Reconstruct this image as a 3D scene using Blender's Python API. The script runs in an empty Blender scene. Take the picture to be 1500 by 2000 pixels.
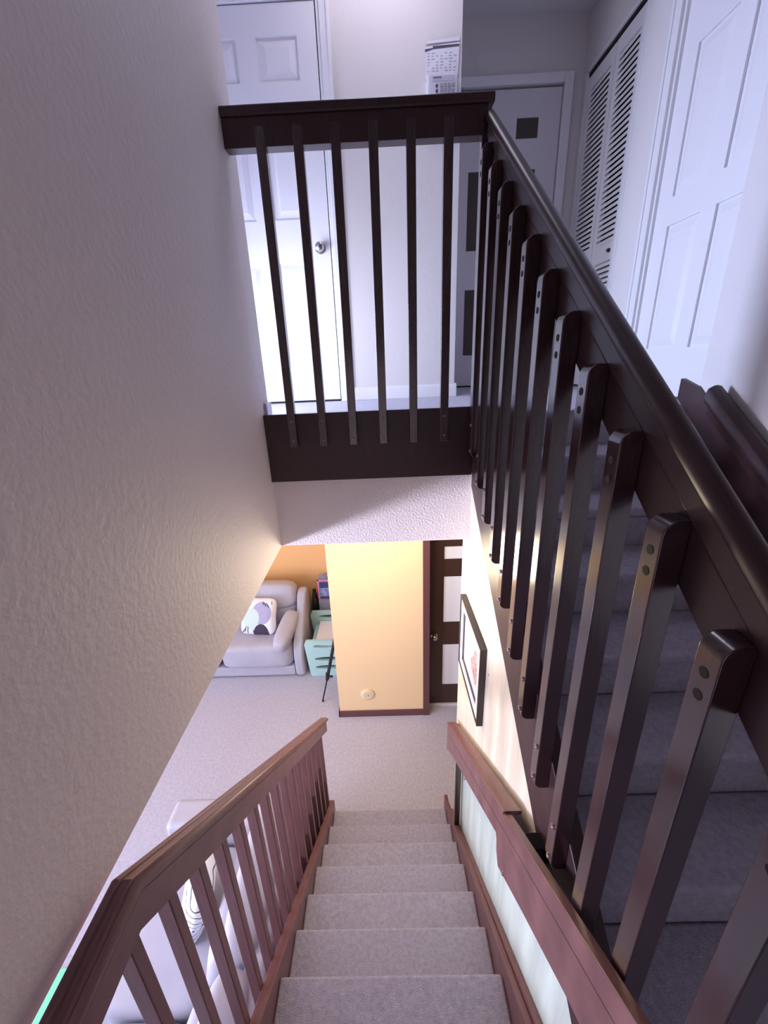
import bpy, bmesh, math, random
from mathutils import Vector, Matrix, Euler
from mathutils.geometry import tessellate_polygon
random.seed(7)
C = bpy.context.scene.collection
sc = bpy.context.scene
F = -3.275            # lower floor level; the upper floor is z = 0

# ------------------------------------------------------------------ camera
cam_d = bpy.data.cameras.new('camera'); cam = bpy.data.objects.new('camera', cam_d); C.objects.link(cam)
R_ = Vector((0.99913602, 0.00551166, -0.04119276)); U_ = Vector((0.03674313, 0.34601944, 0.9375076)); D_ = Vector((-0.01942071, 0.93821115, -0.34551797))
M = Matrix(((R_.x, U_.x, -D_.x, 0), (R_.y, U_.y, -D_.y, 0), (R_.z, U_.z, -D_.z, 0.2533), (0, 0, 0, 1)))
cam.matrix_world = M
cam_d.sensor_fit = 'VERTICAL'; cam_d.sensor_height = 24; cam_d.lens = 24 * 800.43 / 2000
cam_d.shift_x = (750 - 734.3) / 2000; cam_d.clip_start = 0.01
sc.camera = cam

# ------------------------------------------------------------------ light
w = bpy.data.worlds.new('world'); sc.world = w; w.use_nodes = True
w.node_tree.nodes['Background'].inputs[0].default_value = (0.62, 0.5, 0.72, 1)
w.node_tree.nodes['Background'].inputs[1].default_value = 0.06
sc.view_settings.view_transform = 'Standard'; sc.view_settings.look = 'None'
sc.view_settings.exposure = 0.12; sc.view_settings.gamma = 1.0; sc.view_settings.use_curve_mapping = False

def area(name, loc, to, sx, sy, col, power, spread=180):
    l = bpy.data.lights.new(name, 'AREA'); l.shape = 'RECTANGLE'; l.size = sx; l.size_y = sy
    l.color = col; l.energy = power; l.spread = math.radians(spread)
    o = bpy.data.objects.new(name, l); C.objects.link(o); o.location = loc
    o.rotation_euler = (Vector(to) - Vector(loc)).to_track_quat('-Z', 'Y').to_euler()
    return o
# daylight: living room window (far left, low), end window of the upper hall; the fill lights are added
area('living_window_light', (-5.3, 0.7, F + 1.2), (0.2, 1.9, F + 2.2), 1.5, 2.3, (0.74, 0.76, 1.0), 235)
area('living_fill_light', (-3.3, 0.1, -1.62), (0.2, 2.0, -0.6), 0.35, 0.35, (0.84, 0.80, 1.0), 44, 100)  # added fill without a fixture, brightens the drywall strip under the hall
area('hall_window_light', (-2.1, 2.72, 0.35), (1.42, 1.45, -0.1), 0.42, 0.8, (0.58, 0.68, 1.0), 46, 110)
area('hall_side_fill_light', (-.84, 2.15, 0.40), (1.0, 3.6, 0.5), 0.42, 0.8, (0.80, 0.84, 1.0), 8, 110)  # added fill, no window in this wall; lifts the hall door wall
area('hall_ceiling_fill_light', (0.1, 2.6, 2.40), (0.1, 2.75, 0), 0.5, 0.3, (0.90, 0.84, 1.0), 5)  # added fill, no ceiling fixture; brightens the end door and hall walls
area('landing_fill_light', (-0.1, -1.3, -0.5), (0.0, 2.0, -0.45), 1.0, 1.5, (0.95, 0.84, 1.0), 2.0)  # added weak fill from behind the camera, no source on the landing
# warm pendant lamp of the lower hall, warm lamp of the living room
pl_ = bpy.data.lights.new('lower_hall_lamp_light', 'POINT'); pl_.color = (1.0, 0.85, 0.62); pl_.energy = 25; pl_.shadow_soft_size = 0.14
po_ = bpy.data.objects.new('lower_hall_lamp_light', pl_); C.objects.link(po_); po_.location = (-0.05, 2.45, -1.02)
area('living_lamp_light', (-1.6, 3.6, -0.70), (-1.6, 4.4, F + 1.2), 0.9, 0.9, (1.0, 0.88, 0.70), 10)

# ------------------------------------------------------------------ materials
def mat(name, col, rough=0.6, spec=0.5, metal=0.0, var=0.0, vscale=8, bump=0.0, bscale=60, bdist=0.004, coords='Object', stretch=None, coat=0.0, bdetail=3):
    m = bpy.data.materials.new(name); m.use_nodes = True
    nt = m.node_tree; n = nt.nodes; b = n['Principled BSDF']
    b.inputs['Base Color'].default_value = (*col, 1); b.inputs['Roughness'].default_value = rough
    b.inputs['Metallic'].default_value = metal; b.inputs['Specular IOR Level'].default_value = spec
    b.inputs['Coat Weight'].default_value = coat; b.inputs['Coat Roughness'].default_value = 0.15
    tc = n.new('ShaderNodeTexCoord'); src = tc.outputs[coords]
    if stretch:
        mp = n.new('ShaderNodeMapping'); mp.inputs['Scale'].default_value = stretch
        nt.links.new(src, mp.inputs[0]); src = mp.outputs[0]
    if var:
        t = n.new('ShaderNodeTexNoise'); t.inputs['Scale'].default_value = vscale; t.inputs['Detail'].default_value = 4
        nt.links.new(src, t.inputs['Vector'])
        r = n.new('ShaderNodeValToRGB'); r.color_ramp.elements[0].position = 0.3; r.color_ramp.elements[1].position = 0.7
        r.color_ramp.elements[0].color = (*[c * (1 - var) for c in col], 1); r.color_ramp.elements[1].color = (*[min(1, c * (1 + var)) for c in col], 1)
        nt.links.new(t.outputs['Fac'], r.inputs[0]); nt.links.new(r.outputs[0], b.inputs['Base Color'])
    if bump:
        t2 = n.new('ShaderNodeTexNoise'); t2.inputs['Scale'].default_value = bscale; t2.inputs['Detail'].default_value = bdetail
        nt.links.new(src, t2.inputs['Vector'])
        bp = n.new('ShaderNodeBump'); bp.inputs['Strength'].default_value = bump; bp.inputs['Distance'].default_value = bdist
        nt.links.new(t2.outputs['Fac'], bp.inputs['Height']); nt.links.new(bp.outputs[0], b.inputs['Normal'])
    return m

WOOD = mat('brown_wood_shaded', (0.045, 0.019, 0.022), 0.40, 0.5, var=0.22, vscale=5, stretch=(40, 2, 3), bump=0.12, bscale=6, bdist=0.001)  # same wood as the lower rails, upper level's shade put into the colour
WOODV = mat('brown_wood_shaded_upright', (0.045, 0.020, 0.024), 0.20, 0.9, coat=0.3, var=0.2, vscale=5, stretch=(30, 30, 1.5), bump=0.12, bscale=6, bdist=0.001)  # shaded copy for the uprights, darkness put into the colour
WOODW = mat('brown_wood_lit', (0.185, 0.082, 0.085), 0.38, 0.5, var=0.2, vscale=5, stretch=(40, 2, 3), bump=0.12, bscale=6, bdist=0.001)  # lit copy of the railing wood, brightness put into the colour
WOODWV = mat('brown_wood_lit_uprights', (0.17, 0.075, 0.075), 0.38, 0.5, var=0.2, vscale=5, stretch=(30, 30, 1.5), bump=0.12, bscale=6, bdist=0.001)  # lit copy for the lower uprights
WALL = mat('textured_wall_paint', (0.84, 0.75, 0.71), 0.6, 0.4, bump=0.5, bscale=55, bdist=0.006, bdetail=4)
WALLH = mat('hall_wall_paint', (0.72, 0.68, 0.68), 0.75, 0.3, bump=0.3, bscale=90, bdist=0.003)
WALLW = mat('white_textured_drywall', (0.88, 0.82, 0.84), 0.8, 0.2, bump=0.9, bscale=90, bdist=0.006, bdetail=4)
YELLOW = mat('yellow_wall_paint', (0.90, 0.66, 0.38), 0.8, 0.2, bump=0.15, bscale=120, bdist=0.002)
ORANGE = mat('orange_wall_paint', (0.86, 0.50, 0.22), 0.85, 0.2, bump=0.1, bscale=120, bdist=0.002)
CREAM = mat('cream_wall_paint', (0.84, 0.74, 0.60), 0.7, 0.3, bump=0.08, bscale=60, bdist=0.002)
CEIL = mat('ceiling_white', (0.75, 0.73, 0.74), 0.9, 0.1, bump=0.4, bscale=80)
CARPET = mat('cream_carpet', (0.47, 0.44, 0.53), 0.95, 0.05, var=0.14, vscale=60, bump=0.9, bscale=260, bdist=0.006)
CARPETF = mat('floor_carpet', (0.56, 0.54, 0.62), 0.95, 0.05, var=0.10, vscale=45, bump=0.8, bscale=200, bdist=0.006)
WHITE = mat('white_paint', (0.80, 0.78, 0.82), 0.35, 0.5)
WHITE2 = mat('white_trim_paint', (0.78, 0.77, 0.80), 0.3, 0.5)
BROWNI = mat('brown_inset', (0.055, 0.035, 0.03), 0.5)
DOORB = mat('brown_door_paint', (0.06, 0.028, 0.022), 0.4)
TRIMB = mat('brown_trim', (0.13, 0.05, 0.055), 0.45)
PANEW = mat('white_inset', (0.90, 0.93, 1.0), 0.4)
STEEL = mat('brushed_steel', (0.55, 0.52, 0.5), 0.22, 0.5, metal=1.0)
DARKM = mat('dark_bronze', (0.06, 0.045, 0.04), 0.3, 0.5, metal=0.7)
HOLE = mat('dark_recess', (0.008, 0.004, 0.004), 0.7)  # near black; stands in for shade in the door gaps and closet
BOLT = mat('painted_bolt', (0.30, 0.18, 0.19), 0.22, 0.6, metal=0.3)
BLACK = mat('black_plastic', (0.012, 0.011, 0.014), 0.4)
FRAMEM = mat('dark_frame', (0.035, 0.024, 0.02), 0.35)
MATW = mat('white_mat_board', (0.85, 0.85, 0.87), 0.8)
LEATHER = mat('pale_grey_leather', (0.47, 0.46, 0.53), 0.45, 0.4, var=0.05, vscale=6, bump=0.25, bscale=180, bdist=0.002)
TEAL = mat('mint_plastic', (0.46, 0.72, 0.68), 0.4)
MINT = mat('mint_foam', (0.25, 0.80, 0.50), 0.6)
DEV = mat('white_device_plastic', (0.78, 0.77, 0.84), 0.35)
GREYP = mat('grey_plastic', (0.32, 0.31, 0.38), 0.5)
PAPER = mat('paper', (0.75, 0.74, 0.82), 0.8)
INK = mat('dark_ink', (0.09, 0.07, 0.10), 0.8)
INKL = mat('light_ink', (0.45, 0.42, 0.52), 0.8)

# dado wall: cream above, pale sage below a sloping line that follows the stair
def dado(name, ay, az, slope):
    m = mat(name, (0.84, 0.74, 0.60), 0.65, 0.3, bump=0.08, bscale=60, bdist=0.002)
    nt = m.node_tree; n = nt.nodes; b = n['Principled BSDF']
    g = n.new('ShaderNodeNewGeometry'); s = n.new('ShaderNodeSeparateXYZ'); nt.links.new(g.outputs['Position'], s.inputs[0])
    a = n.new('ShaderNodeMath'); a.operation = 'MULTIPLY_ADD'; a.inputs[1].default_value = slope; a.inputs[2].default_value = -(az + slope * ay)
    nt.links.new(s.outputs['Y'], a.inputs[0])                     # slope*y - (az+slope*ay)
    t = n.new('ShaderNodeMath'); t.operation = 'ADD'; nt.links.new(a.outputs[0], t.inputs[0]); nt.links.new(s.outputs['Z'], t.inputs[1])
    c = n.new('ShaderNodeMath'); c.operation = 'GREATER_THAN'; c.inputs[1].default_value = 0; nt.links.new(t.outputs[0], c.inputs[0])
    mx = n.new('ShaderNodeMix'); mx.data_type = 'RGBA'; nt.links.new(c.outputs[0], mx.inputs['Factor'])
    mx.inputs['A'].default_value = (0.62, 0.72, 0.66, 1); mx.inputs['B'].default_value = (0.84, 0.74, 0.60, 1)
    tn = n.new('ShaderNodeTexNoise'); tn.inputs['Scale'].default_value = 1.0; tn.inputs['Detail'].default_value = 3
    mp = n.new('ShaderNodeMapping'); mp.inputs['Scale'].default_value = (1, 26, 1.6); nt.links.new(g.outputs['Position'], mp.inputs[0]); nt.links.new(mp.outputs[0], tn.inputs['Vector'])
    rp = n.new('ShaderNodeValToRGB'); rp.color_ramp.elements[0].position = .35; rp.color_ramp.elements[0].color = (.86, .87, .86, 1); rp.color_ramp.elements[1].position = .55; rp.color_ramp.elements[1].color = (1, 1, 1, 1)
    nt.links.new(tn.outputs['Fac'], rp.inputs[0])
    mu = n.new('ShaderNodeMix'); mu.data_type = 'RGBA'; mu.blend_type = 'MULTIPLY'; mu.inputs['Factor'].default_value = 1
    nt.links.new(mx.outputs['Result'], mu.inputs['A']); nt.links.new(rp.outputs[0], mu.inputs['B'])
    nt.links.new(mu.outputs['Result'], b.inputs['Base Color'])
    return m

# pattern material built from discs/ellipses in an object's own x/z (metres)
def pattern(name, base, blobs, rough=0.85):
    m = bpy.data.materials.new(name); m.use_nodes = True; nt = m.node_tree; n = nt.nodes; b = n['Principled BSDF']
    b.inputs['Roughness'].default_value = rough; b.inputs['Specular IOR Level'].default_value = 0.15
    tc = n.new('ShaderNodeTexCoord'); prev = None; prevc = (*base, 1)
    for (cx, cz, rx, rz, rot, col) in blobs:
        mp = n.new('ShaderNodeMapping'); mp.vector_type = 'TEXTURE'
        mp.inputs['Location'].default_value = (cx, 0, cz); mp.inputs['Rotation'].default_value = (0, rot, 0); mp.inputs['Scale'].default_value = (rx, 1e4, rz)
        nt.links.new(tc.outputs['Object'], mp.inputs[0])
        ln = n.new('ShaderNodeVectorMath'); ln.operation = 'LENGTH'; nt.links.new(mp.outputs[0], ln.inputs[0])
        lt = n.new('ShaderNodeMath'); lt.operation = 'LESS_THAN'; lt.inputs[1].default_value = 1; nt.links.new(ln.outputs['Value'], lt.inputs[0])
        mx = n.new('ShaderNodeMix'); mx.data_type = 'RGBA'; nt.links.new(lt.outputs[0], mx.inputs['Factor'])
        if prev: nt.links.new(prev, mx.inputs['A'])
        else: mx.inputs['A'].default_value = prevc
        mx.inputs['B'].default_value = (*col, 1); prev = mx.outputs['Result']
    nt.links.new(prev, b.inputs['Base Color'])
    return m

# ------------------------------------------------------------------ geometry helpers (world coordinates)
class G:
    def __init__(s): s.bm = bmesh.new()
    def box(s, x0, x1, y0, y1, z0, z1):
        return s.poly_x([(y0, z0), (y1, z0), (y1, z1), (y0, z1)], x0, x1)
    def _ext(s, lo, hi):
        n = len(lo); a = [s.bm.verts.new(p) for p in lo]; b = [s.bm.verts.new(p) for p in hi]
        s.bm.faces.new(a); s.bm.faces.new(b[::-1])
        for i in range(n): s.bm.faces.new((a[i], b[i], b[(i + 1) % n], a[(i + 1) % n]))
        return s
    def poly_x(s, yz, x0, x1): return s._ext([(x0, y, z) for y, z in yz], [(x1, y, z) for y, z in yz])
    def poly_y(s, xz, y0, y1): return s._ext([(x, y0, z) for x, z in xz], [(x, y1, z) for x, z in xz])
    def poly_z(s, xy, z0, z1): return s._ext([(x, y, z0) for x, y in xy], [(x, y, z1) for x, y in xy])
    def tube(s, pts, r, seg=12, caps=True):
        pts = [Vector(p) for p in pts]; rr = r if isinstance(r, (list, tuple)) else [r] * len(pts); rings = []
        for i, p in enumerate(pts):
            d = (pts[min(i + 1, len(pts) - 1)] - pts[max(i - 1, 0)]).normalized()
            a = d.orthogonal().normalized(); b = d.cross(a)
            if i and rings:                                       # keep the frame steady
                a = (pa - d * pa.dot(d)).normalized(); b = d.cross(a)
            pa = a
            rings.append([s.bm.verts.new(p + (a * math.cos(t) + b * math.sin(t)) * rr[i]) for t in [2 * math.pi * k / seg for k in range(seg)]])
        for i in range(len(rings) - 1):
            for k in range(seg): s.bm.faces.new((rings[i][k], rings[i][(k + 1) % seg], rings[i + 1][(k + 1) % seg], rings[i + 1][k]))
        if caps: s.bm.faces.new(rings[0][::-1]); s.bm.faces.new(rings[-1])
        return s
    def cushion(s, c, h, n=4.0, rot=(0, 0, 0), cuts=7, pinch=0.0):
        """rounded, slightly puffed block: centre c, half sizes h, exponent n"""
        tmp = bmesh.new(); bmesh.ops.create_cube(tmp, size=2.0); bmesh.ops.subdivide_edges(tmp, edges=tmp.edges[:], cuts=cuts, use_grid_fill=True)
        Rm = Euler(rot).to_matrix(); mp = {}
        for v in tmp.verts:
            p = v.co; q = p / ((abs(p.x) ** n + abs(p.y) ** n + abs(p.z) ** n) ** (1 / n)) * (max(abs(p.x), abs(p.y), abs(p.z)))
            if pinch: k = 1 - pinch * (max(abs(q.x), abs(q.z)) ** 3); q = Vector((q.x, q.y * k, q.z))
            mp[v] = s.bm.verts.new(Vector(c) + Rm @ Vector((q.x * h[0], q.y * h[1], q.z * h[2])))
        for f in tmp.faces: s.bm.faces.new([mp[v] for v in f.verts])
        tmp.free(); return s
    def sweep_x(s, prof, path):
        """profile [(x, t)] (t = height above the path) swept along path [(y, z)] in vertical planes; mitred at bends"""
        rings = [[s.bm.verts.new((x, y, z + t)) for x, t in prof] for y, z in path]; n = len(prof)
        for i in range(len(rings) - 1):
            for k in range(n): s.bm.faces.new((rings[i][k], rings[i][(k + 1) % n], rings[i + 1][(k + 1) % n], rings[i + 1][k]))
        s.bm.faces.new(rings[0][::-1]); s.bm.faces.new(rings[-1]); return s
    def disc(s, c, r, axis, th, seg=20):
        a = Vector(axis).normalized(); return s.tube([Vector(c), Vector(c) + a * th], r, seg)
    def dome(s, c, r, axis, h, seg=16):
        a = Vector(axis).normalized(); c = Vector(c)
        return s.tube([c + a * (h * math.sin(t)) for t in (0, .3, .6, .9, 1.2, 1.45)], [r * math.cos(t) for t in (0, .3, .6, .9, 1.2, 1.45)], seg)
    def plate(s, outer, holes, y0, y1):
        """plate in the x/z plane with holes, thickness y0..y1"""
        loops = [outer] + holes; tri = tessellate_polygon([[Vector((x, z, 0)) for x, z in L] for L in loops])
        flat = [p for L in loops for p in L]
        a = [s.bm.verts.new((x, y0, z)) for x, z in flat]; b = [s.bm.verts.new((x, y1, z)) for x, z in flat]
        for t in tri:
            try: s.bm.faces.new([a[i] for i in t]); s.bm.faces.new([b[i] for i in reversed(t)])
            except ValueError: pass
        o = 0
        for L in loops:
            m = len(L)
            for i in range(m): s.bm.faces.new((a[o + i], a[o + (i + 1) % m], b[o + (i + 1) % m], b[o + i]))
            o += m
        return s

LOC = {}
def link(name, g, m, parent=None, loc=(0, 0, 0), bevel=0.0, smooth=False, seg=2, sub=0):
    """one mesh object; g is in world coordinates, loc becomes the origin"""
    bm = g.bm; bmesh.ops.recalc_face_normals(bm, faces=bm.faces[:])
    L = LOC[parent.name] if parent else Vector(loc)
    bmesh.ops.translate(bm, verts=bm.verts[:], vec=-L)
    me = bpy.data.meshes.new(name); bm.to_mesh(me); bm.free()
    o = bpy.data.objects.new(name, me); C.objects.link(o)
    me.materials.append(m)
    if parent: o.parent = parent
    else: o.location = L
    LOC[o.name] = L
    if bevel:
        b = o.modifiers.new('bevel', 'BEVEL'); b.width = bevel; b.segments = seg; b.limit_method = 'ANGLE'; b.angle_limit = math.radians(40); b.harden_normals = True; smooth = True
    if sub: q = o.modifiers.new('sub', 'SUBSURF'); q.levels = sub; q.render_levels = sub
    if smooth:
        for p in me.polygons: p.use_smooth = True
        if not bevel and smooth != 'all':
            try: me.set_sharp_from_angle(angle=math.radians(40))
            except Exception: pass
    return o
def tag(o, label, cat, group=None):
    o['label'] = label; o['category'] = cat
    if group: o['group'] = group
    return o
def thing(name, loc, label, cat, group=None):
    o = bpy.data.objects.new(name, None); o.empty_display_size = 0.1; C.objects.link(o); o.location = loc; LOC[o.name] = Vector(loc)
    return tag(o, label, cat, group)
def struct(name, g, m, loc=(0, 0, 0), label=None, **k):
    o = link(name, g, m, None, loc, **k); o['kind'] = 'structure'
    if label: o['label'] = label
    return o
def sroot(name, loc, label=None):
    o = bpy.data.objects.new(name, None); C.objects.link(o); o.location = loc; LOC[o.name] = Vector(loc); o['kind'] = 'structure'
    if label: o['label'] = label
    return o
def copy_part(o, off, parent):
    c = o.copy(); C.objects.link(c); c.parent = parent; c.location = o.location + Vector(off)
    for ch in list(o.children):
        d = ch.copy(); C.objects.link(d); d.parent = c
    return c

# ------------------------------------------------------------------ setting
NB = lambda y: F + .1751 + (2.2446 - y) * .7803       # nosing line of the lower flight
NU = lambda y: .741 * (y - 1.99)                      # nosing line of the upper flight
XL, YG, XR = -.56, 1.99, .451
struct('floor', G().box(-5.6, 2.2, -1.4, 5.0, F - .1, F), CARPETF, (0, 2, F), label='pale lavender grey carpet of the lower floor')
struct('floor', G().box(-3.3, 1.66, 2.012, 4.0, -.04, 0), CARPETF, (0, 3, 0), label='pale carpet of the upper hall behind the railing')
struct('floor', G().box(-.56, 1.42, -1.4, .22, -1.62, -1.524), CARPET, (0, -.5, -1.6), label='carpeted stair landing below the camera')
struct('ceiling', G().box(-.68, 2.2, 2.012, 5.0, -.664, -.04), WALLW, (0, 3, -.5), label='white textured drywall edge and ceiling under the upper hall', bevel=.006)
struct('ceiling', G().box(-5.6, -.68, -1.4, 5.0, -.664, -.45), CEIL, (-3, 2, -.6), label='living room ceiling')
struct('ceiling', G().box(-3.3, 1.66, -1.4, 4.0, 2.44, 2.54), CEIL, (0, 1, 2.44), label='upper ceiling')
struct('wall_left', G().box(-.68, XL, -1.4, 2.108, -.664, 2.44), WALL, (XL, 1, -.6), label='tall textured mauve beige wall left of the stair')
struct('wall_back', G().box(-.68, 1.54, -1.5, -1.4, F, 2.44), WALLH, (0, -1.4, 0), label='wall behind the landing')
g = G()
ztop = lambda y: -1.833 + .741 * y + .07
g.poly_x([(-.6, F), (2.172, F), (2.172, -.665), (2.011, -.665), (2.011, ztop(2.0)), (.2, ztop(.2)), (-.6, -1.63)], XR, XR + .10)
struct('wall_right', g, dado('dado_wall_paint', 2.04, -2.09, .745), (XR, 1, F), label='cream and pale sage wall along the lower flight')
struct('wall_hall_left', G().box(-.541, .336, 3.338, 3.44, F, -.664), YELLOW, (-.1, 3.34, F), label='pale yellow lower wall facing the stairs')
struct('wall_far', G().box(-5.6, -.1, 4.8, 4.9, F, -.664), ORANGE, (-2, 4.8, F), label='orange wall behind the far sofa')
g = G().box(.336, .40, 3.50, 3.60, F, -.664).box(1.24, 2.2, 3.50, 3.60, F, -.664).box(.40, 1.24, 3.50, 3.60, F + 2.06, -.664)
struct('wall_front', g, YELLOW, (1, 3.5, F), label='lower wall around the front door')
struct('wall_side', G().box(-.1, 0, 3.44, 4.9, F, -.664), YELLOW, (0, 4, F))
struct('wall_outer', G().box(2.1, 2.2, 0, 3.5, F, -.664), YELLOW, (2.1, 2, F))
# living room left wall with window opening
g = G().box(-5.6, -5.5, -1.4, -.5, F, -.664).box(-5.6, -5.5, 1.9, 5.0, F, -.664).box(-5.6, -5.5, -.5, 1.9, F, F + .4).box(-5.6, -5.5, -.5, 1.9, F + 2.1, -.664)
struct('wall_window', g, CREAM, (-5.5, 2, F))
wf = sroot('window_1', (-5.5, .7, F + .4), 'living room window')
g = G()
for a, b_ in ((-.5, -.44), (.67, .73), (1.84, 1.9)): g.box(-5.58, -5.5, a, b_, F + .4, F + 2.1)
g.box(-5.58, -5.5, -.5, 1.9, F + .4, F + .46).box(-5.58, -5.5, -.5, 1.9, F + 2.04, F + 2.1)
link('window_frame', g, WHITE2, wf)
gl = mat('window_glass', (0.9, 0.93, 1), 0.02); gl.node_tree.nodes['Principled BSDF'].inputs['Transmission Weight'].default_value = 1
link('pane', G().box(-5.545, -5.54, -.44, 1.84, F + .46, F + 2.04), gl, wf)
# upper hall walls
DX0, DX1 = -1.043, -.273
g = G().box(-3.3, DX0 - .02, 2.985, 3.08, 0, 2.44).box(DX1 + .02, .52, 2.985, 3.08, 0, 2.44).box(DX0 - .02, DX1 + .02, 2.985, 3.08, 2.07, 2.44)
g.box(.42, .52, 3.08, 3.9, 0, 2.44)
struct('wall_hall', g, WALLH, (-1, 3, 0), label='off white wall of the upper hall holding the keypad')
g = G().box(.52, .57, 3.83, 3.93, 0, 2.44).box(1.41, 1.54, 3.83, 3.93, 0, 2.44).box(.57, 1.41, 3.83, 3.93, 2.06, 2.44)
struct('wall_end', g, WALLH, (1, 3.83, 0), label='shaded end wall of the upper hall')
g = G().box(1.54, 1.66, 2.70, 3.05, 0, 2.44).box(1.54, 1.66, 1.5, 1.86, 0, 2.44).box(1.54, 1.66, 3.76, 3.93, 0, 2.44).box(1.54, 1.66, 1.86, 2.70, 2.06, 2.44).box(1.54, 1.66, 3.05, 3.76, 2.08, 2.44)
struct('wall_hall_right', g, WALLH, (1.6, 3, 0), label='upper hall right wall')
struct('wall_stair_right', G().box(1.42, 1.54, -1.4, 1.905, F, 2.44), WALLH, (1.42, 1, 0), label='bright lavender white wall right of the upper flight')
struct('wall_hall_end_left', G().box(-3.3, -3.2, 2.108, 3.0, 0, .3).box(-3.3, -3.2, 2.108, 3.0, 1.6, 2.44), WALLH, (-3.2, 2.5, 0))
wf = sroot('window_2', (-3.25, 2.5, .3), 'window at the left end of the upper hall')
link('window_frame', G().box(-3.28, -3.22, 2.108, 2.15, .3, 1.6).box(-3.28, -3.22, 2.94, 2.98, .3, 1.6).box(-3.28, -3.22, 2.15, 2.94, .3, .35).box(-3.28, -3.22, 2.15, 2.94, 1.55, 1.6), WHITE2, wf)
link('pane', G().box(-3.252, -3.248, 2.15, 2.94, .35, 1.55), gl, wf)
struct('wall_hall_front', G().box(-3.3, -.68, 2.0, 2.108, 0, 2.44), WALLH, (-2, 2, 0))

# trim
def base_prof(y, s, h=.085, t=.014): return [(y, 0), (y - s * t, 0), (y - s * t, h - .02), (y - s * t * .5, h - .006), (y, h)]
struct('baseboard_hall', G().poly_x([(2.986, 0), (2.968, 0), (2.968, .066), (2.975, .082), (2.986, .088)], -.172, .535), WHITE2, (0, 2.97, 0), bevel=.003)
struct('baseboard_left', G().box(XL - .12, XL + .001, 2.108, 2.122, 0, .085).box(XL, XL + .014, 2.03, 2.122, 0, .085), WHITE2, (XL, 2.1, 0), bevel=.005)
struct('baseboard_lower', G().box(-.553, .336, 3.322, 3.338, F, F + .075).box(-.555, -.541, 3.322, 3.44, F, F + .075), TRIMB, (0, 3.33, F), bevel=.003)
# front door casing (brown)
struct('trim_1', G().box(.336, .400, 3.318, 3.51, F, -.665).box(.400, 1.24, 3.40, 3.51, F + 2.035, F + 2.09).box(1.24, 1.30, 3.45, 3.51, F, F + 2.09), TRIMB, (.36, 3.32, F), label='maroon casing of the lower door', bevel=.004)
# door 1 casing (white) : stepped profile
g = G().box(DX1 + .006, DX1 + .022, 2.962, 2.99, 0, 2.06).box(DX1 + .022, DX1 + .075, 2.955, 2.986, 0, 2.115).box(DX1 + .060, DX1 + .078, 2.948, 2.986, 0, 2.12)
g.box(DX0 - .078, DX0 - .006, 2.955, 2.986, 0, 2.12).box(DX0 - .006, DX1 + .022, 2.955, 2.986, 2.06, 2.12)
struct('trim_2', g, WHITE2, (DX1, 2.96, 0), label='white casing of the upper left door', bevel=.004)
g = G().box(1.400, 1.465, 3.80, 3.832, 0, 2.12).box(.52, .58, 3.80, 3.832, 0, 2.12).box(.58, 1.40, 3.80, 3.832, 2.06, 2.12)
struct('trim_3', g, WHITE, (1.4, 3.81, 0), label='white casing of the far hall door', bevel=.005)
g = G().box(1.512, 1.545, 2.685, 2.75, 0, 2.12).box(1.505, 1.545, 2.735, 2.755, 0, 2.12).box(1.53, 1.60, 2.672, 2.692, 0, 2.07).box(1.512, 1.545, 1.80, 1.87, 0, 2.12).box(1.512, 1.545, 1.87, 2.685, 2.06, 2.12)
struct('trim_4', g, WHITE2, (1.52, 2.7, 0), label='white casing of the hall right door', bevel=.004)
struct('trim_5', G().box(1.535, 1.60, 3.04, 3.062, 0, 2.09).box(1.535, 1.60, 3.75, 3.775, 0, 2.09).box(1.535, 1.60, 3.04, 3.775, 2.075, 2.10), WHITE2, (1.54, 3.4, 0), label='closet jamb', bevel=.003)
struct('trim_6', G().box(1.545, 1.58, 3.065, 3.748, 2.05, 2.072), HOLE, (1.56, 3.4, 2.05), label='dark closet track')

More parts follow.
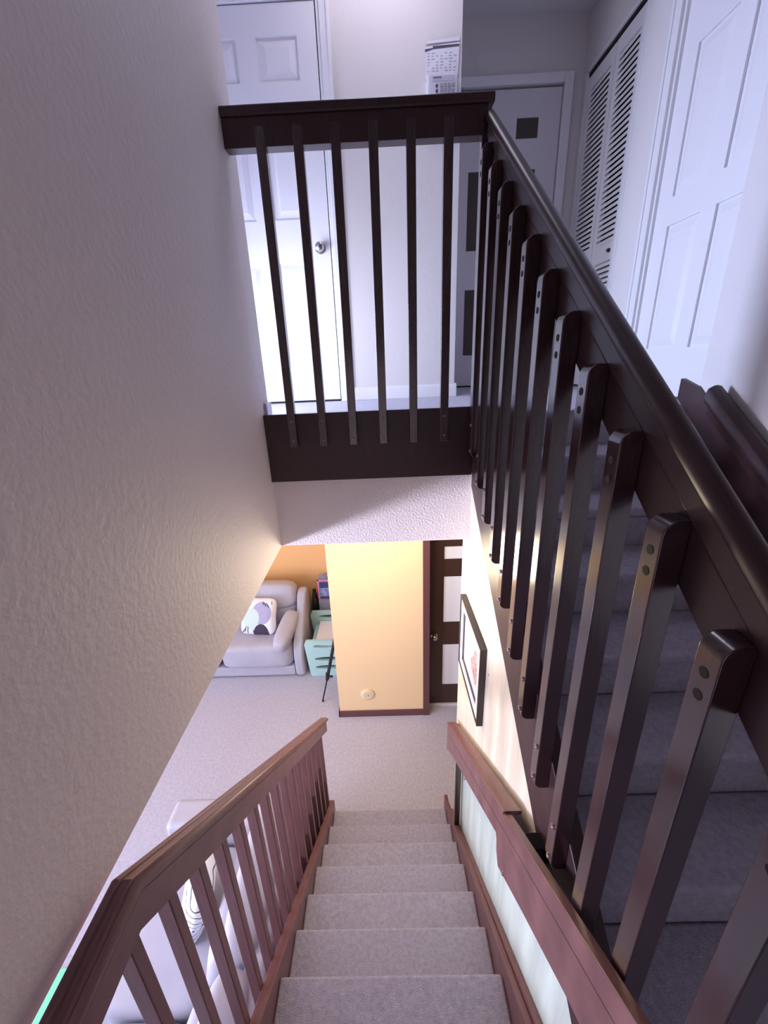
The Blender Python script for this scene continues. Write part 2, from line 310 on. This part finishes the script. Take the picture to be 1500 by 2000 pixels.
# ---- panel doors
def panel_door(root, axis, p0, w_, z0, h_, th, rects, m_door, m_inset=None, out=-1, relief=.012, flat=False):
    """door in plane axis ('y' faces -y, 'x' faces -x) starting at p0=(x,y); rects = (u0,u1,z0,z1) local"""
    g = G(); X, Y = p0
    def bx(g, u0, u1, a0, a1, z_0, z_1):
        if axis == 'y': g.box(X + u0, X + u1, Y + a0, Y + a1, z0 + z_0, z0 + z_1)
        else: g.box(X + a0, X + a1, Y + u0, Y + u1, z0 + z_0, z0 + z_1)
    bx(g, 0, w_, relief, th, 0, h_)
    us = sorted({0, w_, *[r[0] for r in rects], *[r[1] for r in rects]}); zs = sorted({0, h_, *[r[2] for r in rects], *[r[3] for r in rects]})
    for i in range(len(us) - 1):
        for j in range(len(zs) - 1):
            cu = (us[i] + us[i + 1]) / 2; cz = (zs[j] + zs[j + 1]) / 2
            if not any(r[0] < cu < r[1] and r[2] < cz < r[3] for r in rects): bx(g, us[i], us[i + 1], 0, relief + .001, zs[j], zs[j + 1])
    link('door_slab', g, m_door, root)
    for r in rects:
        g = G(); e = .012 if not flat else .002; q = .035 if not flat else .0
        u0, u1, a, b_ = r[0] + e, r[1] - e, r[2] + e, r[3] - e
        lo = [(u0, a), (u1, a), (u1, b_), (u0, b_)]; hi = [(u0 + q, a + q), (u1 - q, a + q), (u1 - q, b_ - q), (u0 + q, b_ - q)]
        f = (lambda u, d, z: (X + u, Y + d, z0 + z)) if axis == 'y' else (lambda u, d, z: (X + d, Y + u, z0 + z))
        dd = .002 if not flat else relief * .5
        A = [g.bm.verts.new(f(u, relief, z)) for u, z in lo]; B = [g.bm.verts.new(f(u, dd, z)) for u, z in hi]
        g.bm.faces.new(B)
        for i in range(4): g.bm.faces.new((A[i], A[(i + 1) % 4], B[(i + 1) % 4], B[i]))
        link('door_panel', g, m_inset or m_door, root)
def knob(root, c, axis, m_, r=.028):
    a = Vector(axis); c = Vector(c)
    g = G().disc(c, r * 1.15, a, .006, 24).tube([c, c + a * .035], r * .4, 16)
    g.tube([c + a * t for t in (.03, .036, .048, .058, .064, .0655)], [r * .5, r * .92, r, r * .86, r * .5, r * .1], 24)
    return link('door_knob', g, m_, root, smooth=True)

six = lambda w_, s, c: [(a, b_, z0, z1) for (z0, z1) in ((.24, .84), (1.07, 1.57), (1.72, 1.91)) for (a, b_) in ((s, s + (w_ - 2 * s - c) / 2), (w_ - s - (w_ - 2 * s - c) / 2, w_ - s))]
d = sroot('door_1', (-.65, 2.965, 0), 'white six panel door behind the gallery railing')
panel_door(d, 'y', (DX0, 2.966), .77, .014, 2.04, .036, six(.77, .105, .11), WHITE)
knob(d, (-.335, 2.966, .925), (0, -1, 0), STEEL)
d = sroot('door_2', (1.0, 3.825, 0), 'white hall door with six brown insets')
ins = [(a, b_, z0, z1) for (z0, z1) in ((.25, .758), (1.035, 1.555), (1.742, 1.865)) for (a, b_) in ((.145, .305), (.49, .65))]
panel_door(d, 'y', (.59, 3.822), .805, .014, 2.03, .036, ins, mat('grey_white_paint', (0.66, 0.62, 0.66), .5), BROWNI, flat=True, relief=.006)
d = sroot('door_3', (1.545, 2.25, 0), 'white six panel door on the upper right')
panel_door(d, 'x', (1.548, 1.872), .80, .014, 2.04, .036, [(a, b_, z0, z1) for (z0, z1) in ((.24, .84), (.97, 1.57), (1.72, 1.91)) for (a, b_) in ((.115, .35), (.45, .685))], WHITE)
d = sroot('door_4', (.8, 3.47, F), 'dark brown entrance door with white insets')
ins = [(a, b_, z0, z1) for (z0, z1) in ((.25, .765), (1.035, 1.55), (1.735, 1.865)) for (a, b_) in ((.14, .345), (.48, .685))]
panel_door(d, 'y', (.41, 3.463), .825, F + .02, 2.01, .04, ins, DOORB, PANEW, flat=True, relief=.006)
knob(d, (.462, 3.463, F + .90), (0, -1, 0), STEEL, .03)
struct('trim_7', G().box(.40, 1.24, 3.44, 3.52, F, F + .018), WHITE2, (.8, 3.46, F), label='pale door threshold')
# bifold louvered closet door
d = sroot('door_5', (1.55, 3.4, 0), 'white louvered bifold closet door')
for (y0, y1) in ((3.07, 3.385), (3.395, 3.745)):
    g = G(); X0, X1 = 1.548, 1.578
    s_ = .045
    g.box(X0, X1, y0, y0 + s_, .015, 2.045).box(X0, X1, y1 - s_, y1, .015, 2.045)
    for a, b_ in ((.015, .14), (.82, .93), (1.96, 2.045)): g.box(X0, X1, y0 + s_, y1 - s_, a, b_)
    lf = link('door_leaf', g, WHITE2, d, bevel=.002)
    g = G()
    for a, b_ in ((.14, .82), (.93, 1.96)):
        n = int((b_ - a) / .032)
        for i in range(n):
            z = a + (i + .5) * (b_ - a) / n
            pr = [(X0 + .002, z - .015), (X0 + .002, z + .004), (X1 - .004, z + .020), (X1 - .004, z + .008)]
            g._ext([(a_, y0 + s_ - .004, c_) for a_, c_ in pr], [(a_, y1 - s_ + .004, c_) for a_, c_ in pr])
    link('louvers', g, WHITE2, d)
g = G().dome((1.548, 3.14, .875), .013, (-1, 0, 0), .022); link('closet_knob', g, DARKM, d, smooth=True)
struct('gap_shade_1', G().box(DX0, DX1, 2.972, 2.99, .0005, .013), HOLE, (-.6, 2.98, 0), label='dark strip in place of the shade under the upper left door')  # solid strip, the gap's shade is put into its colour
struct('gap_shade_2', G().box(.59, 1.395, 3.828, 3.85, .0005, .013), HOLE, (1, 3.84, 0), label='dark strip in place of the shade under the far hall door')  # near-black strip drawn where only shade falls below the door
struct('wall_closet', G().box(1.64, 1.66, 3.05, 3.77, 0, 2.1), HOLE, (1.65, 3.4, 0), label='closet back coloured black for the shade inside')  # shade behind the louvers put into the colour of this sheet

# ------------------------------------------------------------------ staircases
st = thing('staircase', (0, 2.2, F), 'lower flight of stairs in pale mauve carpet, going down between the two brown railings', 'staircase')
XT0, XT1 = -.485, .402
for k in range(10):
    y = 2.2446 - .2244 * k; z = F + .1751 * (k + 1)
    if k == 9: z = -1.524
    y1 = y - .2244 - .02 if k < 9 else .0
    g = G().poly_x([(y, z), (y1, z), (y1, z - .16), (y - .02, z - .19), (y - .02, z - .05), (y, z - .035)], XT0, XT1)
    link('step', g, CARPET, st, bevel=.014, seg=3)
def band(ya, yb, f, lo, hi): return [(ya, f(ya) + lo), (yb, f(yb) + lo), (yb, f(yb) + hi), (ya, f(ya) + hi)]
g = G().poly_x([(2.30, F), (2.30, NB(2.26) + .055), (2.25, NB(2.25) + .055)] + [(0.1, NB(.1) + .055), (0.1, NB(.1) - .22), (2.0, F)], -.525, -.485)
link('stringer', g, WOODW, st, bevel=.004)
g = G().poly_x([(2.32, F), (2.32, NB(2.28) + .075), (2.25, NB(2.25) + .075), (0.1, NB(.1) + .075), (0.1, NB(.1) - .22), (2.0, F)], .402, .428)
link('stringer', g, WOODW, st, bevel=.004)
g = G().poly_x([(2.17, F), (2.17, NB(2.17) + .045), (0.1, NB(.1) + .13), (0.1, NB(.1) - .1), (2.0, F)], .428, .4505)
link('skirting', g, WOODW, st, bevel=.003)

us = thing('staircase', (.9, .2, -1.52), 'upper flight of stairs in shaded dark mauve carpet behind the dark balusters on the right', 'staircase')
for k in range(8):
    y = .18 + .2275 * k; z = -1.524 + .1693 * (k + 1)
    g = G().poly_x([(y, z), (y + .2475, z), (y + .2475, z - .17), (y + .02, z - .19), (y + .02, z - .05), (y, z - .035)], .486, 1.42)
    link('step', g, CARPET, us, bevel=.014, seg=3)
g = G().poly_x([(YG - .001, -.36), (YG - .001, -.01), (1.95, -.03), (.949, -.741), (.05, -1.41), (.05, -1.78)], .445, .486)
link('stringer', g, WOOD, us, bevel=.004)
g = G().poly_x([(2.0, .03), (2.0, .12), (1.9, .09), (.1, -1.24), (.1, -1.4)], 1.395, 1.42)
link('skirting', g, WOOD, us, bevel=.003)
struct('trim_8', G().box(.486, 1.42, 1.99, 2.014, -.20, -.002), CARPET, (1, 2, -.1), label='top riser of the upper flight', bevel=.006)

# ------------------------------------------------------------------ railings
def rounded_post(x0, x1, y0, y1, z0, z1, r=.022):
    """square bar whose two outer (x0) corners are rounded at top and bottom"""
    pts = [(x1, z0), (x1, z1)]
    pts += [(x0 + r - r * math.sin(t), z1 - r + r * math.cos(t)) for t in [math.pi / 2 * i / 5 for i in range(6)]]
    pts += [(x0 + r - r * math.cos(t), z0 + r - r * math.sin(t)) for t in [math.pi / 2 * i / 5 for i in range(6)]]
    return G().poly_y(pts, y0, y1)

# gallery railing
gr = thing('railing', (0, YG, 0), 'near black level railing across the upper gallery, wide fascia board below its uprights', 'railing')
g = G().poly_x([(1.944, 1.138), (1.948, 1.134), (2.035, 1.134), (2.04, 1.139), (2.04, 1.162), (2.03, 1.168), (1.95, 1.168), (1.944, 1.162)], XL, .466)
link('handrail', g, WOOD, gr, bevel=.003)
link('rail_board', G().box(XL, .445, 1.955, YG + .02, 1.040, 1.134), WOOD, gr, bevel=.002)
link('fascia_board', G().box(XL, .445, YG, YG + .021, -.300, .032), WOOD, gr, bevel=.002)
g = rounded_post(0, .037, 0, .036, -.120, 1.105, .006)       # base baluster
base = None
for k in range(7):
    x = -.4383 + .1437 * k
    if base is None:
        for v in g.bm.verts: v.co.x += x; v.co.y += 1.953
        base = link('baluster', g, WOODV, gr, bevel=.0025)
        for z in (-.09, .0): link('bolt', G().dome((x + .0185, 1.953, z), .006, (0, -1, 0), .004, 10), BOLT, base, smooth=True)
    else: copy_part(base, (.1437 * k, 0, 0), gr)

# upper flight railing
ur = thing('railing', (.445, .2, -1.52), 'near black sloping railing of the upper flight with screwed square balusters', 'railing')
B0 = lambda y: -.489 + .7265 * y                       # bottom edge of the rail board
path = [(-.35, B0(-.35)), (1.945, B0(1.945))]
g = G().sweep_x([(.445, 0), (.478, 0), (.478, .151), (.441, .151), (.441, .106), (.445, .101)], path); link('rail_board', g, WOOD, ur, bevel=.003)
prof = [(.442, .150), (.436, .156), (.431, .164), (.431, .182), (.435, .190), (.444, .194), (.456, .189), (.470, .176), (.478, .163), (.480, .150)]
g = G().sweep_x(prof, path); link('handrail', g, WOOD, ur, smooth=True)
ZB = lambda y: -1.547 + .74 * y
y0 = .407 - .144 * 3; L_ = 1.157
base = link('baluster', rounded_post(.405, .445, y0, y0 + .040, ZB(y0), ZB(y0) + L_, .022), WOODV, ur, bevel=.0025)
for dz in (.03, .145): link('bolt', G().dome((.405, y0 + .016, ZB(y0) + dz), .0075, (-1, 0, 0), .006, 12), BOLT, base, smooth=True)
for dz in (-.052, -.088): link('screw_hole', G().disc((.4055, y0 + .020, ZB(y0) + L_ + dz), .0078, (-1, 0, 0), .0012, 16), HOLE, base)
for k in range(1, 14): copy_part(base, (0, .144 * k, .144 * .74 * k), ur)

# lower left railing
lr = thing('railing', (-.525, 2.3, F), 'reddish brown sloping railing left of the lower flight, bent where it meets the landing', 'railing')
T0 = lambda y: -.660 - .858 * (y - .50)                # top of the cap
def tz(y): return T0(y) if y > .5 else -.660
def sweep_bent(prof, y_end):
    """sloping run that turns level at the landing, mitred through its depth"""
    g = G(); rings = []; c_ = .759
    for k in range(3):
        ring = []
        for x, t in prof:
            if k == 0: p = (x, -.35, -.648 + c_ * t)
            elif k == 1: p = (x, .5 + (-.012 + .241 * t) / .858, -.648 + c_ * t)
            else: p = (x, y_end, T0(y_end) + t)
            ring.append(g.bm.verts.new(p))
        rings.append(ring)
    n = len(prof)
    for i in range(2):
        for k in range(n): g.bm.faces.new((rings[i][k], rings[i][(k + 1) % n], rings[i + 1][(k + 1) % n], rings[i + 1][k]))
    g.bm.faces.new(rings[0][::-1]); g.bm.faces.new(rings[-1]); return g
prof = [(-.545, -.014), (-.542, -.004), (-.535, 0), (-.528, -.001), (-.524, -.006), (-.520, -.002), (-.505, -.001), (-.501, -.006), (-.497, -.003), (-.490, -.008), (-.486, -.018), (-.486, -.030), (-.545, -.030)]
link('handrail', sweep_bent(prof, 2.40), WOODW, lr, bevel=.0015)
link('rail_board', sweep_bent([(-.525, -.122), (-.488, -.122), (-.488, -.033), (-.525, -.033)], 2.33), WOODW, lr, bevel=.003)
y0 = .571 - .121 * 3
for k in range(18):
    y = y0 + .121 * k; z1 = (T0(y + .015) if y > .47 else -.648) - .05; z0 = max(NB(y) - .13, F + .001)
    b_ = link('baluster', G().box(-.563, -.525, y, y + .030, z0, z1), WOODWV, lr, bevel=.003)

# lower right wall rail
rr = thing('railing', (.42, 2.1, F), 'maroon board handrail fixed along the sage wall right of the lower flight', 'railing')
TA = lambda y: -2.01 + .731 * (2.04 - y)
g = G().poly_x([(2.10, TA(2.10)), (2.10, -2.285), (1.905, -2.113), (1.03, -1.425), (1.018, -1.440), (1.012, -1.49), (.98, -1.535), (.747, -1.335), (.487, -1.12), (-.3, -.57), (-.3, TA(-.3))], .375, .401); link('rail_board', g, WOODW, rr, bevel=.003)
g = G().sweep_x([(.372, -.004), (.376, -.012), (.434, -.012), (.437, -.002), (.434, .010), (.380, .010), (.373, .006)], [(.97, TA(.97)), (2.10, TA(2.10))]); link('handrail', g, WOODW, rr, smooth=True)
for off in (-.075,):
    g = G().poly_x([(2.05, TA(2.05) + off), (2.05, TA(2.05) + off - .002), (-.3, TA(-.3) + off - .002), (-.3, TA(-.3) + off)], .3745, .3755); link('groove', g, HOLE, rr)
g = G().box(.402, .438, 1.90, 1.93, NB(1.93) + .08, TA(1.9) - .02); link('post', g, WOODV, rr, bevel=.003)
for y in (.80, 2.02):
    g = G().box(.401, .4508, y, y + .05, TA(y) - .10, TA(y) - .03); link('bracket', g, HOLE if y < 1 else WOODW, rr, bevel=.003)
for (y, z) in ((.925, -1.475), (1.54, -1.825)): link('bolt', G().dome((.375, y, z), .008, (-1, 0, 0), .006, 12), BOLT, rr, smooth=True)

# upper right wall handrail
wr = thing('handrail', (1.38, 1.7, 0), 'dark moulded handrail fixed to the bright wall right of the upper flight', 'handrail')
pt = [(-.2, .10 - .70 * 1.95), (1.75, .10)]
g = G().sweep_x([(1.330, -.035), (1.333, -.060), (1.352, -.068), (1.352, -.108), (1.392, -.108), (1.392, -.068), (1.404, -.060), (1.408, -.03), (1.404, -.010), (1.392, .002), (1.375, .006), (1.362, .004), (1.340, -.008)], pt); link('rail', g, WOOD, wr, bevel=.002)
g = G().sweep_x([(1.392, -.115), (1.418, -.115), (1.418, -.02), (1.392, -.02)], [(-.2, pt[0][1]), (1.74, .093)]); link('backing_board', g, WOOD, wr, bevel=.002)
for y in (.5, 1.55):
    z = .10 - .70 * (1.75 - y); g = G().tube([(1.418, y, z - .13), (1.375, y, z - .13), (1.372, y, z - .1)], .007, 8); link('bracket', g, DARKM, wr, smooth=True)

# ------------------------------------------------------------------ wall things
pf = thing('picture_frame', (XR, 1.8, -1.25), 'square dark framed print in a wide white mat, hanging on the cream wall', 'picture')
# frame 1.545..2.02 (y), z -1.46..-1.015
ya, yb, za, zb = 1.545, 2.03, -1.470, -1.010
fx0, fx1 = .419, .4495
def ringx(y0, y1, z0, z1, t, x0, x1): return G().box(x0, x1, y0, y0 + t, z0, z1).box(x0, x1, y1 - t, y1, z0, z1).box(x0, x1, y0 + t, y1 - t, z1 - t, z1).box(x0, x1, y0 + t, y1 - t, z0, z0 + t)
link('frame', ringx(ya, yb, za, zb, .010, fx0, fx1), FRAMEM, pf)
link('mat_board', ringx(ya + .01, yb - .01, za + .01, zb - .01, .055, fx0 + .006, fx1 - .002), MATW, pf)
link('inner_border', G().box(fx0 + .008, fx1 - .004, yb - .085, yb - .062, za + .062, zb - .062).box(fx0 + .008, fx1 - .004, ya + .062, yb - .062, za + .062, za + .082), INK, pf)
m = bpy.data.materials.new('figure_print'); m.use_nodes = True
b = m.node_tree.nodes['Principled BSDF']; b.inputs['Base Color'].default_value = (.78, .80, .85, 1); b.inputs['Roughness'].default_value = .5
link('print', G().box(fx0 + .014, fx1 - .006, ya + .062, yb - .085, za + .082, zb - .062), m, pf)
PINK = mat('pink_print', (0.55, 0.36, 0.34), .6, var=.45, vscale=45); 
g = G().poly_x([(1.63, -1.27), (1.66, -1.32), (1.70, -1.31), (1.76, -1.29), (1.79, -1.25), (1.75, -1.22), (1.72, -1.17), (1.69, -1.12), (1.66, -1.11), (1.645, -1.15), (1.63, -1.2)], fx0 + .0128, fx0 + .0142)
link('printed_figure', g, PINK, pf)
# round cover plate on the yellow wall
cp = thing('cover_plate', (-.238, 3.338, -2.99), 'round cream cover plate low on the yellow wall', 'cover plate')
g = G().tube([(-.238, 3.338, -2.99), (-.238, 3.330, -2.99), (-.238, 3.325, -2.99)], [.069, .069, .060], 40); link('plate', g, mat('cream_plate', (.85, .70, .44), .5), cp, smooth=True)
g = G().disc((-.238, 3.3255, -2.99), .045, (0, -1, 0), .002, 32); link('centre_disc', g, mat('cream_plate_centre', (.80, .64, .38), .5), cp)
g = G().dome((-.232, 3.324, -2.992), .006, (0, -1, 0), .003, 10); link('screw', g, DARKM, cp, smooth=True)
# keypad and sheet on the hall wall
ic = thing('wall_keypad', (.41, 2.985, 1.45), 'white wall keypad with a grid of grey buttons near the hall corner', 'keypad')
x0, x1, z0, z1 = .325, .492, 1.48, 1.722
link('body', G().box(x0, x1, 2.950, 2.985, z0, z1), DEV, ic, bevel=.004)
link('face_plate', G().box(x0 + .012, x1 - .012, 2.947, 2.951, z0 + .012, z1 - .012), mat('device_face', (.62, .61, .70), .4), ic)
link('display', G().box(x0 + .03, x1 - .02, 2.945, 2.948, 1.688, 1.708), mat('device_display', (.50, .49, .58), .3), ic)
g = G()
for i in range(5): g.box(x0 + .036 + i * .009, x0 + .042 + i * .009, 2.9442, 2.9455, 1.698, 1.705)
link('printed_mark', g, INK, ic)
for i in range(4):
    for j in range(6): link('button', G().box(x0 + .072 + i * .0215, x0 + .087 + i * .0215, 2.943, 2.948, 1.664 - j * .018, 1.676 - j * .018), GREYP, ic)
for j in range(6): link('round_button', G().disc((x0 + .054, 2.948, 1.667 - j * .0225), .0075, (0, -1, 0), .004, 14), INK, ic)
sh = thing('notice_sheet', (.41, 2.985, 1.72), 'white printed sheet with a dark header line taped above the wall keypad', 'paper')
g = G().poly_y([(.318, 1.715), (.500, 1.722), (.506, 1.862), (.320, 1.850)], 2.978, 2.980); link('sheet', g, PAPER, sh)
g = G().poly_y([(.316, 1.838), (.36, 1.842), (.36, 1.85), (.504, 1.853), (.504, 1.845), (.36, 1.838), (.318, 1.828)], 2.9765, 2.9782); link('header_line', g, INK, sh)
g = G()
for j in range(8):
    for i in range(7):
        if random.random() < .75: g.box(.330 + i * .024, .330 + i * .024 + random.uniform(.008, .018), 2.9768, 2.9782, 1.732 + j * .0125, 1.735 + j * .0125)
link('printed_text', g, INKL, sh)
g = G().poly_y([(.32, 1.862), (.506, 1.868), (.506, 1.885), (.33, 1.872)], 2.979, 2.981); link('tape', g, DEV, sh)
nl = tag(link('nail_hole', G().disc((XR, 1.50, -1.11), .003, (-1, 0, 0), .0015, 10), INK, None, (XR, 1.50, -1.11)), 'tiny dark nail head in the cream wall above the picture', 'nail')

# ------------------------------------------------------------------ far sofa
LE = LEATHER
fs = thing('sofa', (-1.9, 4.3, F), 'pale grey leather sofa against the orange wall with a patterned cushion on it', 'sofa')
link('base', G().box(-2.9, -1.13, 3.95, 4.7, F + .02, F + .15), LE, fs, bevel=.015)
for x0, x1 in ((-2.0, -1.135), (-2.87, -2.01)):
    cx = (x0 + x1) / 2; hx = (x1 - x0) / 2
    link('seat_cushion', G().cushion((cx, 4.17, F + .31), (hx, .27, .165), 7), LE, fs, smooth='all', sub=1)
    link('back_cushion', G().cushion((cx, 4.50, F + .58), (hx - .01, .13, .19), 5, rot=(-.12, 0, 0)), LE, fs, smooth='all', sub=1)
    link('headrest', G().cushion((cx, 4.52, F + .80), (hx, .14, .17), 4.5, rot=(-.25, 0, 0)), LE, fs, smooth='all', sub=1)
# curved side wing
g = G(); yz = [(3.93, 0.02), (3.92, .30), (3.96, .46), (4.15, .60), (4.33, .70), (4.42, .84), (4.50, .88), (4.60, .86), (4.68, .60), (4.70, .02)]
g.poly_x([(y, F + z) for y, z in yz], -1.125, -1.01); link('side_wing', g, LE, fs, bevel=.035, seg=5)
g = G().cushion((-1.215, 4.09, F + .56), (.10, .27, .11), 3.5, rot=(.30, .25, -.12)); link('arm_cushion', g, LE, fs, smooth='all', sub=1)

pil = pattern('blob_print_fabric', (.86, .86, .88), [
    (.05, .045, .115, .135, 0, (.44, .42, .60)), (-.075, -.02, .10, .125, .1, (.62, .76, .70)), (.05, -.215, .095, .135, 0, (.07, .055, .10)),
    (-.14, .165, .035, .018, .3, (.05, .04, .04)), (.09, .15, .006, .03, -.5, (.05, .05, .12)), (.12, .14, .006, .035, -.6, (.05, .05, .12)), (.065, .165, .006, .025, -.4, (.05, .05, .12)),
    (.165, .165, .004, .025, -.2, (.05, .05, .08)), (-.14, -.15, .006, .05, .3, (.05, .05, .12)), (-.11, -.16, .006, .05, .1, (.05, .05, .12)), (-.165, -.17, .006, .04, .7, (.05, .05, .12)), (-.045, -.17, .004, .025, 0, (.05, .05, .08))])
def pillow(name, loc, rot, half, m_, label, cat='cushion'):
    g = G().cushion((0, 0, 0), half, 5, cuts=11)
    for v in g.bm.verts:
        u = abs(v.co.x) / half[0]; w_ = abs(v.co.z) / half[2]
        k = (1 - u ** 4) * (1 - w_ ** 4); v.co.y *= .12 + .88 * max(0, k) ** .5
        s_ = 1 + .05 * (u * w_) - .05 * ((u > .8) * (1 - w_)) ; v.co.x *= s_; v.co.z *= s_
    o = link(name, g, m_, None, (0, 0, 0), smooth='all', sub=1); o.location = loc; o.rotation_euler = rot
    return tag(o, label, cat)
pillow('cushion', (-1.565, 4.235, F + .675), (-.42, .04, -.04), (.215, .08, .215), pil, 'white cushion printed with lilac, pale green and black shapes on the far sofa')

# ------------------------------------------------------------------ near sofa
ns = thing('sofa', (-1.1, 1.0, F), 'pale grey leather sofa seen below through the left railing', 'sofa')
link('base', G().box(-1.56, -.66, -.75, 2.08, F + .03, F + .25), LE, ns, bevel=.02)
for y0, y1 in ((1.07, 1.86), (.20, 1.055), (-.66, .185)):
    cy = (y0 + y1) / 2; hy = (y1 - y0) / 2
    link('seat_cushion', G().cushion((-1.30, cy, F + .34), (.31, hy, .12), 7), LE, ns, smooth='all', sub=1)
    link('back_cushion', G().cushion((-.90, cy + .03, F + .60), (.12, hy, .19), 4.5, rot=(0, .22, 0)), LE, ns, smooth='all', sub=1)
    link('headrest', G().cushion((-.80, cy + .03, F + .80), (.11, hy, .11), 3.5, rot=(0, .22, 0)), LE, ns, smooth='all', sub=1)
link('arm', G().box(-1.60, -.66, 1.88, 2.10, F + .03, F + .58), LE, ns, bevel=.05, seg=5)
link('arm', G().box(-1.60, -.66, -.92, -.70, F + .03, F + .58), LE, ns, bevel=.05, seg=5)
link('back_panel', G().box(-.76, -.64, -.7, 2.08, F + .1, F + .82), LE, ns, bevel=.04, seg=4)
m = bpy.data.materials.new('line_print_fabric'); m.use_nodes = True; nt = m.node_tree; b = nt.nodes['Principled BSDF']; b.inputs['Roughness'].default_value = .85
tc = nt.nodes.new('ShaderNodeTexCoord'); wv = nt.nodes.new('ShaderNodeTexWave'); wv.wave_type = 'RINGS'; wv.inputs['Scale'].default_value = 7; wv.inputs['Distortion'].default_value = 3.5; wv.inputs['Detail'].default_value = 1; wv.inputs['Detail Scale'].default_value = 1.5
nt.links.new(tc.outputs['Object'], wv.inputs['Vector']); rp = nt.nodes.new('ShaderNodeValToRGB'); rp.color_ramp.elements[0].position = .03; rp.color_ramp.elements[0].color = (.03, .03, .04, 1); rp.color_ramp.elements[1].position = .07; rp.color_ramp.elements[1].color = (.82, .83, .84, 1)
nt.links.new(wv.outputs['Fac'], rp.inputs[0]); nt.links.new(rp.outputs[0], b.inputs['Base Color'])
pillow('cushion', (-1.17, 1.50, F + .66), (-.35, .1, math.radians(-78)), (.21, .08, .21), m, 'white cushion with thin black curved lines, seen between the left balusters')

# ------------------------------------------------------------------ things by the far sofa
rk = thing('toy_rack', (-.72, 4.2, F), 'mint plastic toy rack with slotted ends and a white top beside the far sofa', 'rack')
def rrect(x0, x1, z0, z1, r, n=5):
    P = []
    for (cx, cz, a) in ((x1 - r, z1 - r, 0), (x0 + r, z1 - r, 90), (x0 + r, z0 + r, 180), (x1 - r, z0 + r, 270)):
        for i in range(n + 1): t = math.radians(a + 90 * i / n); P.append((cx + r * math.cos(t), cz + r * math.sin(t)))
    return P
def slot(cx, cz, hx, hz): return [(cx + hx * math.cos(t), cz + hz * math.sin(t)) for t in [2 * math.pi * i / 24 for i in range(24)]]
def endpanel(y, zt):
    out = [(-.93, F), (-.52, F), (-.50, F + .06), (-.455, F + zt - .05), (-.475, F + zt), (-.965, F + zt), (-.99, F + zt - .05), (-.955, F + .08), (-.95, F + .02)]
    holes = [slot(-.72, F + z, .165, hz) for z, hz in ((zt - .075, .026), (.245, .026), (.125, .026))]
    return G().plate(out, holes, y, y + .035)
link('end_panel', endpanel(3.95, .50), TEAL, rk, bevel=.008)
link('end_panel', endpanel(4.46, .56), TEAL, rk, bevel=.008)
link('top_board', G().box(-.87, -.48, 3.99, 4.455, F + .40, F + .425), MATW, rk, bevel=.006)
for a, b_ in ((-.93, -.88), (-.54, -.50)): link('side_rail', G().box(a, b_, 3.98, 4.46, F + .33, F + .37), TEAL, rk, bevel=.006)
link('white_bin', G().box(-.86, -.56, 4.0, 4.4, F + .30, F + .385), MATW, rk, bevel=.006)
link('lower_shelf', G().box(-.92, -.52, 3.985, 4.46, F + .06, F + .08), GREYP, rk, bevel=.004)
vs = thing('vase', (-.94, 4.63, F), 'tall black ribbed vase behind the mint rack', 'vase')
prf = [(0, .050), (.1, .055), (.45, .053), (.60, .045)] + [(z, r) for i in range(5) for z, r in ((.61 + i * .032, .046 - i * .004), (.625 + i * .032, .036 - i * .004))] + [(.775, .026), (.79, .022)]
link('body', G().tube([(-.94, 4.63, F + z) for z, r in prf], [r for z, r in prf], 20), BLACK, vs, smooth=True)
bx = thing('toy_box', (-.80, 4.63, F), 'tall grey carton with a pink and blue printed top behind the mint rack', 'box')
link('carton', G().box(-.885, -.62, 4.57, 4.74, F, F + .66), GREYP, bx, bevel=.004)
link('printed_top', G().box(-.875, -.62, 4.575, 4.735, F + .66, F + .95), mat('blue_print', (.25, .32, .55), .4, var=.5, vscale=14), bx, bevel=.003)
link('pink_edge', G().box(-.879, -.862, 4.570, 4.576, F + .66, F + .955).box(-.879, -.62, 4.570, 4.576, F + .94, F + .955), mat('pink_plastic', (.75, .22, .50), .4), bx)
link('dark_label', G().box(-.855, -.66, 4.568, 4.576, F + .84, F + .92).box(-.855, -.66, 4.568, 4.576, F + .68, F + .71), mat('navy_print', (.05, .05, .12), .4), bx)

tp = thing('tripod', (-.45, 3.75, F), 'black telescopic stand whose leg shows left of the yellow wall', 'tripod')
def leg(foot, knob_=False):
    top = Vector((-.44, 3.64, F + 1.35)); f = Vector(foot); mid = f.lerp(top, .21)
    lg = link('leg', G().tube([mid, top], .018, 12), BLACK, tp, smooth=True)
    link('lower_tube', G().tube([f + Vector((0, 0, .02)), mid], .008, 10).tube([f + Vector((0, 0, .002)), f + Vector((.002, 0, .028))], .011, 10), BLACK, lg, smooth=True)
    if knob_: q = f.lerp(top, .25); link('clamp_knob', G().tube([q, q + Vector((.035, -.01, -.004))], .007, 10).tube([q + Vector((.03, -.009, -.003)), q + Vector((.052, -.014, -.005))], .014, 14).box(q.x - .02, q.x + .018, q.y - .02, q.y + .02, q.z - .03, q.z + .03), BLACK, lg, smooth=True)
leg((-.754, 3.545, F), True); leg((-.30, 4.00, F)); leg((-.16, 3.50, F))
link('head', G().tube([(-.44, 3.64, F + 1.32), (-.44, 3.64, F + 1.50)], .022, 14), BLACK, tp, smooth=True)
tag(link('play_mat', G().box(-2.9, -1.85, .30, 1.42, F, F + .025), MINT, None, (-2.3, .9, F), bevel=.008), 'bright mint foam play mat on the floor at the lower left edge', 'mat')
